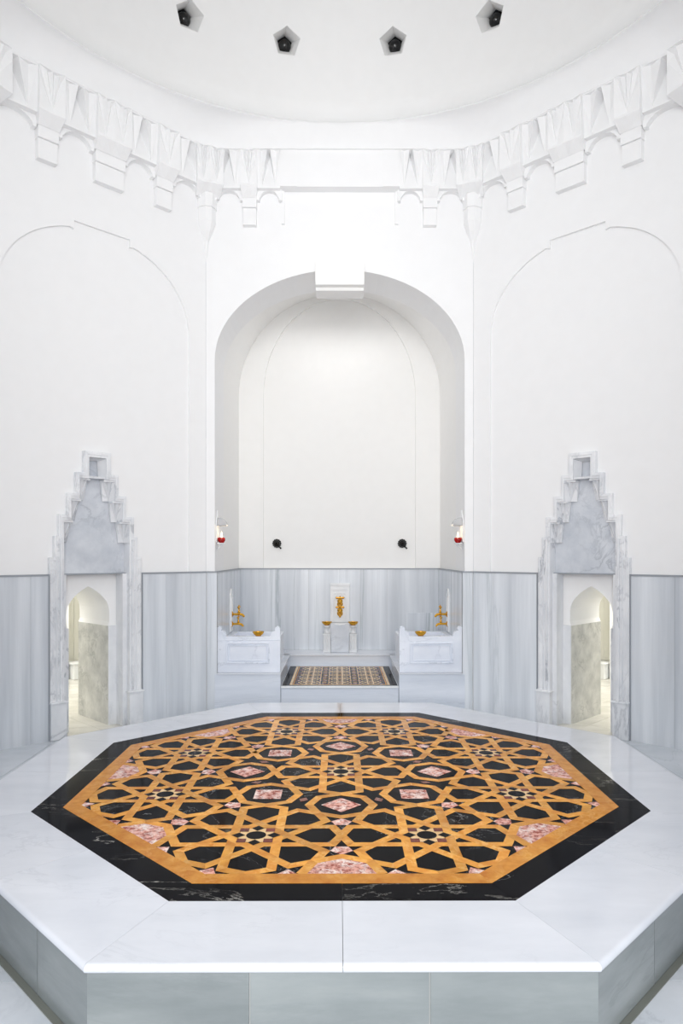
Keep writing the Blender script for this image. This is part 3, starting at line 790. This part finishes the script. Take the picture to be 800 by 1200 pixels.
# parapet slabs of the two side basins
def parapet(sx, label):
    c = sx * .7165; hw = .251; yF = 2.232; th = .055
    root = empty('basin_parapet', (c, yF, ZU), label, 'parapet', 'basin parapets')
    H = .283
    fn = lambda a, z, p: (c + a, yF + p, z)
    # outline with a scrolled horn at each end
    def horn(s_):
        q = [(-.0, 0), (-.0, .34)]
        pts = [(0, .25), (0, .315), (.003, .342), (.012, .356), (.025, .360), (.037, .355), (.044, .341), (.041, .327), (.052, .325), (.066, .318), (.075, .303), (.080, H)]
        return pts
    L = [(-hw + x, ZU + z) for x, z in horn(1)]
    Rr = [(hw - x, ZU + z) for x, z in reversed(horn(1))]
    mb = MB(); mb.prism([(-hw, ZU + .001)] + L + Rr + [(hw, ZU + .001)], 0, th, fn)
    mb.build('slab', 'parapet', root, bevel=.003)
    mb = MB()
    def frame(hx, za, zb, w, p):
        mb.prism([(-hx, ZU + za), (hx, ZU + za), (hx, ZU + zb), (-hx, ZU + zb)], -p, .002, fn, holes=[[(-hx + w, ZU + za + w), (hx - w, ZU + za + w), (hx - w, ZU + zb - w), (-hx + w, ZU + zb - w)]])
    frame(.170, .072, .236, .011, .013); frame(.148, .092, .216, .006, .008)
    mb.build('panel_moulding', 'parapet', root, bevel=.003)
    if sx < 0:
        mb = MB(); mb.box((c - hw + .002, yF - .004, ZU + .236 + .016), (c + hw - .002, yF + .002, ZU + .258))
        mb.build('rail_strip', 'parapet', root, bevel=.003)
    # the basin trough behind
    mb = MB()
    x_in, x_out = sx * (NW - .021), sx * .50
    a, b_ = sorted((x_in, x_out)); mb.prism([(a, yF + .08), (b_, yF + .08), (b_, 3.05), (a, 3.05)], ZU + .001, ZU + .235, lambda q, r, z: (q, r, z), holes=[[(a + .05, yF + .13), (b_ - .05, yF + .13), (b_ - .05, 3.0), (a + .05, 3.0)]])
    mb.box((a + .04, yF + .12, ZU + .001), (b_ - .04, 3.01, ZU + .1))
    tag(mb.build('wash_basin', 'parapet', loc=((a + b_) / 2, 2.7, ZU), bevel=.008), 'low marble trough basin hidden behind the %s parapet' % ('left' if sx < 0 else 'right'), 'basin')
parapet(-1, 'pale marble parapet slab with scrolled corners and framed panel on the left of the niche')
parapet(1, 'pale marble parapet slab with scrolled corners and framed panel on the right of the niche')

def bowl(loc, label, r=.046, h=.034):
    mb = MB()
    pr = [(.0005, .002), (r * .45, .0), (r * .48, .004), (r * .78, h * .38), (r * .95, h * .8), (r * 1.0, h), (r * .96, h), (r * .88, h * .75), (r * .7, h * .42), (r * .3, h * .22), (r * .12, h * .34), (.0005, h * .36)]
    mb.lathe([(a, b_) for a, b_ in pr], c=loc, seg=24)
    # lobed rim
    o = mb.build('brass_bowl', 'brass', smooth=True, loc=loc)
    return tag(o, label, 'bowl', 'brass bathing bowls')
ZR = ZU + .2835
bowl((-.640, 2.262, ZR), 'round brass bathing bowl standing on the left parapet slab')
bowl((.635, 2.262, ZR), 'round brass bathing bowl standing on the right parapet slab')

# square framed panel at the right of the niche
mb = MB()
mb.prism([(.64, .30), (.93, .30), (.93, .66), (.64, .66)], 0, .006, lambda a, z, p: (a, YBK - .0205 - p, z))
tag(mb.build('wall_slab', 'wainscot', loc=(.785, YBK - .021, .3), bevel=.004), 'square grey marble slab against the back wall behind the right parapet', 'wall panel')

# taps (shared by side plates and central fountain): built around a frame on the wall
def faucet(F, u, z, parent, sc=1.0):
    t = MB(); P_ = lambda a, p_, h: F.pt(u + a * sc, p_ * sc, z + h * sc)
    N_ = F.N
    t.lathe([(.0005, .012 * sc), (.012 * sc, .011 * sc), (.020 * sc, .005 * sc), (.022 * sc, 0)], c=F.pt(u, .0, z), axis=N_, seg=14)
    t.tube([P_(0, 0, 0), P_(0, .03, 0), P_(0, .055, .001), P_(0, .075, -.004), P_(0, .088, -.018)], [.008 * sc, .008 * sc, .009 * sc, .009 * sc, .007 * sc], 8)
    t.lathe([(.006 * sc, 0), (.010 * sc, .012 * sc), (.006 * sc, .02 * sc), (.005 * sc, .03 * sc)], c=P_(0, .05, .004), seg=10)
    o = t.build('tap_body', 'brass', parent, smooth=True)
    t = MB()
    t.tube([P_(0, .05, .03), P_(0, .05, .056)], .005 * sc, 8)
    t.tube([P_(-.022, .05, .050), P_(.022, .05, .050)], [.006 * sc, .006 * sc], 8)
    for a in (-.024, .024): t.lathe([(.0005, -.009 * sc), (.008 * sc, -.004 * sc), (.008 * sc, .004 * sc), (.0005, .009 * sc)], c=P_(a, .05, .050), axis=F.U, seg=8)
    t.lathe([(.0005, .0), (.006 * sc, .004 * sc), (.0005, .014 * sc)], c=P_(0, .05, .054), seg=8)
    t.build('tap_handle', 'brass', o, smooth=True)
for s_, F, w in ((-1, FNL, 'left'), (1, FNR, 'right')):
    F = Frame((s_ * (NW - .0), 0), (0, 1), (-s_, 0))
    yc = 2.90
    root = empty('tap_plate', F.pt(yc, .02, .57), 'slim white marble plate with two brass taps on the niche %s side wall' % w, 'wall fountain')
    mb = MB(); hw = .052
    mb.prism([(yc - hw, .55), (yc + hw, .55), (yc + hw, .87), (yc + hw * .6, .885), (yc + hw * .3, .91), (yc, .925), (yc - hw * .3, .91), (yc - hw * .6, .885), (yc - hw, .87)], .020, .032, F.uz())
    mb.build('plate', 'white_marble', root, bevel=.004)
    mb = MB(); mb.prism([(yc - hw * .7, .60), (yc + hw * .7, .60), (yc + hw * .7, .85), (yc - hw * .7, .85)], .030, .037, F.uz(), holes=[[(yc - hw * .55, .62), (yc + hw * .55, .62), (yc + hw * .55, .83), (yc - hw * .55, .83)]])
    mb.build('moulding', 'white_marble', root, bevel=.002)
    F2 = Frame(F.pt(0, .032, 0)[:2], F.U[:2], F.N[:2])
    faucet(F2, yc, .70, root, 1.25); faucet(F2, yc, .615, root, 1.15)

# central fountain
YF = YBK - .021
F = Frame((0.004, YF), (1, 0), (0, -1))
root = empty('fountain_plate', F.pt(0, 0, .58), 'tall white carved marble plate with brass taps in the centre of the niche', 'wall fountain')
mb = MB()
mb.prism([(-.093, .572), (.093, .572), (.093, .945), (-.093, .945)], 0, .022, F.uz()); mb.build('plate', 'white_marble', root, bevel=.005)
mb = MB()
mb.box((-.096, .02, .925), (.096, .034, .948), F); mb.box((-.07, .022, .885), (.07, .028, .893), F); mb.box((-.07, .022, .872), (.07, .026, .877), F)
oa = [(.066, .60)] + [(x, .76 + z) for x, z in [(.066, .03), (.066, .05), (.052, .062), (.048, .075), (.028, .082), (.018, .095), (0, .104)]]
oa = oa + [(-x, z) for x, z in reversed(oa[:-1])]
ob = [(x * .84, .60 + (z - .60) * .955) for x, z in oa]
mb.prism(oa + ob[::-1], .02, .032, F.uz())
mb.build('carved_arch', 'white_marble', root, bevel=.002)
for s_ in (-1, 1):
    mb = MB(); mb.lathe([(.0005, -.004), (.008, -.002), (.010, .002), (.0005, .006)], c=F.pt(s_ * .045, .024, .845), axis=F.N, seg=12); mb.build('rosette', 'white_marble', root, smooth=True)
F2 = Frame(F.pt(0, .022, 0)[:2], (1, 0), (0, -1))
faucet(F2, 0, .745, root, 1.3); faucet(F2, 0, .655, root, 1.3)
for zc in (.775, .685):
    mb = MB(); mb.lathe([(.0005, .008), (.012, .007), (.024, .002), (.026, 0)], c=F2.pt(0, 0, zc), axis=F2.N, seg=14); mb.build('escutcheon', 'brass', root, smooth=True)
# basin under it
root = empty('pedestal_basin', (.004, YBK - .12, ZU), 'carved white marble pedestal basin standing below the central taps', 'basin')
yf = YBK - .20; xb = .159
fn = lambda a, z, p: (.004 + a, yf + p, z)
mb = MB()
mb.prism([(-.082, ZU + .001), (.082, ZU + .001), (.092, ZU + .28), (.07, ZU + .275), (.04, ZU + .262), (0, ZU + .257), (-.04, ZU + .262), (-.07, ZU + .275), (-.092, ZU + .28)], .0, .03, fn)
mb.build('front_slab', 'carrara_grey', root, bevel=.004)
mb = MB()
mb.prism([(-xb + .01, .03), (xb - .01, .03), (xb - .01, .176), (-xb + .01, .176)], ZU + .001, ZU + .268, lambda a, b_, z: (.004 + a, yf + b_, z), holes=[[(-xb + .05, .05), (xb - .05, .05), (xb - .05, .15), (-xb + .05, .15)]])
mb.box((.004 - xb + .04, yf + .04, ZU + .001), (.004 + xb - .04, yf + .16, ZU + .15))
mb.build('trough', 'white_marble', root, bevel=.004)
for s_ in (-1, 1):
    mb = MB(); cx = .004 + s_ * .124; cy = yf + .022
    mb.box((cx - .035, cy - .022, ZU + .001), (cx + .035, cy + .022, ZU + .022))
    mb.box((cx - .033, cy - .014, ZU + .022), (cx + .033, cy + .02, ZU + .165))
    for q in (-.022, 0, .022): mb.tube([(cx + q, cy - .014, ZU + .022), (cx + q, cy - .014, ZU + .16)], .009, 8)
    mb.box((cx - .037, cy - .024, ZU + .165), (cx + .037, cy + .022, ZU + .176))
    mb.lathe([(.030, .176), (.032, .182), (.020, .192), (.015, .205), (.016, .222), (.026, .236), (.034, .243), (.035, .256), (.0005, .256)], c=(cx, cy, ZU), seg=16)
    mb.build('column', 'white_marble', root, bevel=0)
    bowl((cx, cy, ZU + .2565), 'brass bathing bowl on the %s column of the central basin' % ('left' if s_ < 0 else 'right'), .050, .032)

# black rosette fittings on the niche wall
for x, w in ((-.612, 'left'), (.612, 'right')):
    yb = YBK + .045; c = (x, yb, EYE + .118)
    root = empty('wall_rosette', c, 'round black scalloped metal wall fitting on the %s of the niche back wall' % w, 'wall fitting')
    F = Frame((x, yb), (1, 0), (0, -1)); z = c[2]
    mb = MB()
    pts = []
    for i in range(48):
        t = 2 * PI * i / 48; r = .040 + .005 * abs(math.cos(t * 6)); pts.append((r * math.cos(t), z + r * math.sin(t)))
    mb.prism(pts, 0.0005, .014, F.uz()); mb.build('scalloped_disc', 'bronze', root, bevel=.004)
    mb = MB()
    mb.lathe([(.028, .0), (.027, .010), (.016, .018), (.012, .03), (.013, .036), (.0005, .04)], c=F.pt(0, .014, z), axis=F.N, seg=18)
    mb.build('boss', 'bronze', root, smooth=True)
    mb = MB(); mb.tube([F.pt(.006, .035, z - .006), F.pt(.03, .035, z - .036), F.pt(.044, .034, z - .052)], [.006, .006, .009], 8)
    mb.build('lever', 'bronze', root, smooth=True)

# wall lamps with red cups near the niche mouth
for s_, w in ((-1, 'left'), (1, 'right')):
    F = Frame((s_ * NW, 0), (0, 1), (-s_, 0)); yc = 2.335
    root = empty('wall_lamp_bracket', F.pt(yc, 0, EYE + .09), 'white pointed lamp bracket with glass hood, %s inner side of the niche arch' % w, 'wall lamp')
    zc = EYE + .24
    mb = MB()
    pl = [(.058, -.135), (.060, .0), (.056, .035), (.040, .060), (.018, .075), (.006, .095), (0, .12)]
    pl = [(yc + a, zc + b_) for a, b_ in pl] + [(yc - a, zc + b_) for a, b_ in reversed(pl[:-1])]
    mb.prism(pl, 0, .008, F.uz()); mb.build('back_plate', 'white_marble', root, bevel=.003)
    # quarter-dome hood
    mb = MB(); vs = []; nU, nV = 14, 8
    for j in range(nV + 1):
        el = PI / 2 * j / nV
        for i in range(nU + 1):
            az = PI * i / nU; r = .066 * math.cos(el) ** .8
            vs.append(F.pt(yc - r * math.cos(az) * .9, .008 + r * math.sin(az) * 1.15, zc - .005 + .065 * math.sin(el)))
    mb.mesh(vs, [(j * (nU + 1) + i, j * (nU + 1) + i + 1, (j + 1) * (nU + 1) + i + 1, (j + 1) * (nU + 1) + i) for j in range(nV) for i in range(nU)])
    h = mb.build('glass_hood', 'glass', root, smooth=True, recalc=False)
    md = h.modifiers.new('s', 'SOLIDIFY'); md.thickness = .005
    mb = MB(); pts = [(yc - .05 * math.cos(PI * i / 12), .008 + .06 * math.sin(PI * i / 12)) for i in range(13)]
    mb.prism(pts, zc - .148, zc - .140, lambda a, b_, z: F.pt(a, b_, z)); mb.build('shelf', 'white_marble', root, bevel=.002)
    mb = MB(); mb.tube([F.pt(yc, .004, zc - .19), F.pt(yc, .03, zc - .165), F.pt(yc, .04, zc - .149)], [.005, .008, .014], 8); mb.build('support', 'white_marble', root, smooth=True)
    base = F.pt(yc, .036, zc - .1395)
    cup = empty('candle_cup', base, 'small red glass candle cup burning in the %s wall lamp' % w, 'candle', None)
    mb = MB(); mb.lathe([(.0005, 0), (.016, .0), (.022, .006), (.031, .022), (.030, .036), (.026, .042), (.023, .042), (.027, .034), (.026, .022), (.015, .010), (.0005, .009)], c=base, seg=18); mb.build('cup', 'redglass', cup, smooth=True)
    mb = MB(); hx = F.U * -1
    mb.tube([base + hx * .028 + Vector((0, 0, .012)), base + hx * .042 + Vector((0, 0, .02)), base + hx * .045 + Vector((0, 0, .032)), base + hx * .038 + Vector((0, 0, .04)), base + hx * .028 + Vector((0, 0, .036))], .004, 6); mb.build('handle', 'redglass', cup, smooth=True)
    mb = MB(); mb.lathe([(.0005, .03), (.022, .03), (.022, .012), (.0005, .012)], c=base, seg=14); mb.build('wax', 'white_marble', cup, smooth=True)
    mb = MB(); mb.lathe([(.0005, .034), (.006, .040), (.009, .052), (.006, .070), (.0005, .090)], c=base, seg=10); mb.build('flame', 'flame', cup, smooth=True)

# ------------------------------------------------------------------ lights
def area(name, loc, rot, sx, sy, power, color=(1, 1, 1), shape='RECTANGLE'):
    d = bpy.data.lights.new(name, 'AREA'); d.shape = shape; d.size = sx * S
    if shape == 'RECTANGLE': d.size_y = sy * S
    d.energy = power; d.color = color
    o = bpy.data.objects.new(name, d); COL.objects.link(o); o.location = Vector(loc) * S; o.rotation_euler = rot
    return o
area('dome_fill', (0, -.7, EYE + 3.46), (0, 0, 0), 2.4, 2.4, 160, (1, 1, 1), 'DISK')  # added overhead fill under the dome; no fixture hangs here
area('entrance_fill', (0, -6.0, EYE + 1.3), (math.radians(88), 0, 0), 4.2, 3.4, 2500, (1, 1, 1))  # added broad fill from behind the camera, not a fitting of the hall
for s_, F in ((-1, FL), (1, FR)):
    p = F.pt(-.1, -1.5, 2.15); area('corridor_lamp', p, (0, 0, 0), .9, .9, 210, (1, .975, .93))
area('niche_fill', (0, 3.05, EYE + 2.25), (0, 0, 0), .8, .4, 17, (1, .99, .97))  # unseen fill added to brighten the niche walls and vault
for s_, w in ((-1, 'l'), (1, 'r')):
    d = bpy.data.lights.new('candle_light', 'POINT'); d.energy = 2.0; d.color = (1, .8, .55); d.shadow_soft_size = .03
    o = bpy.data.objects.new('candle_light', d); COL.objects.link(o); o.location = Vector((s_ * (NW - .09), 2.335, EYE + .21)) * S
wd = bpy.data.worlds.new('world'); SC.world = wd; wd.use_nodes = True
bg = wd.node_tree.nodes['Background']; bg.inputs[0].default_value = (.93, .96, 1, 1); bg.inputs[1].default_value = .8

# ------------------------------------------------------------------ camera
ROT = .0035; ZC = 3.238
cam = bpy.data.cameras.new('camera'); co = bpy.data.objects.new('camera', cam); COL.objects.link(co)
cam.sensor_fit = 'VERTICAL'; cam.sensor_height = 36; cam.sensor_width = 24
cam.lens = 820 / 1200 * 36
cam.shift_y = 51 / 1200; cam.shift_x = .8 / 1200
co.location = (-ZC * math.sin(ROT) * S, -ZC * math.cos(ROT) * S, EYE * S)
co.rotation_euler = (PI / 2, 0, -ROT)
cam.clip_start = .05
SC.camera = co
SC.view_settings.view_transform = 'Standard'; SC.view_settings.look = 'None'; SC.view_settings.gamma = 1; SC.view_settings.use_curve_mapping = False
SC.view_settings.exposure = -0.87
try:
    SC.cycles.use_denoising = True; SC.cycles.max_bounces = 14; SC.cycles.diffuse_bounces = 10; SC.cycles.glossy_bounces = 5
except Exception: pass
for o in SC.objects:
    if '_o' in o: del o['_o']
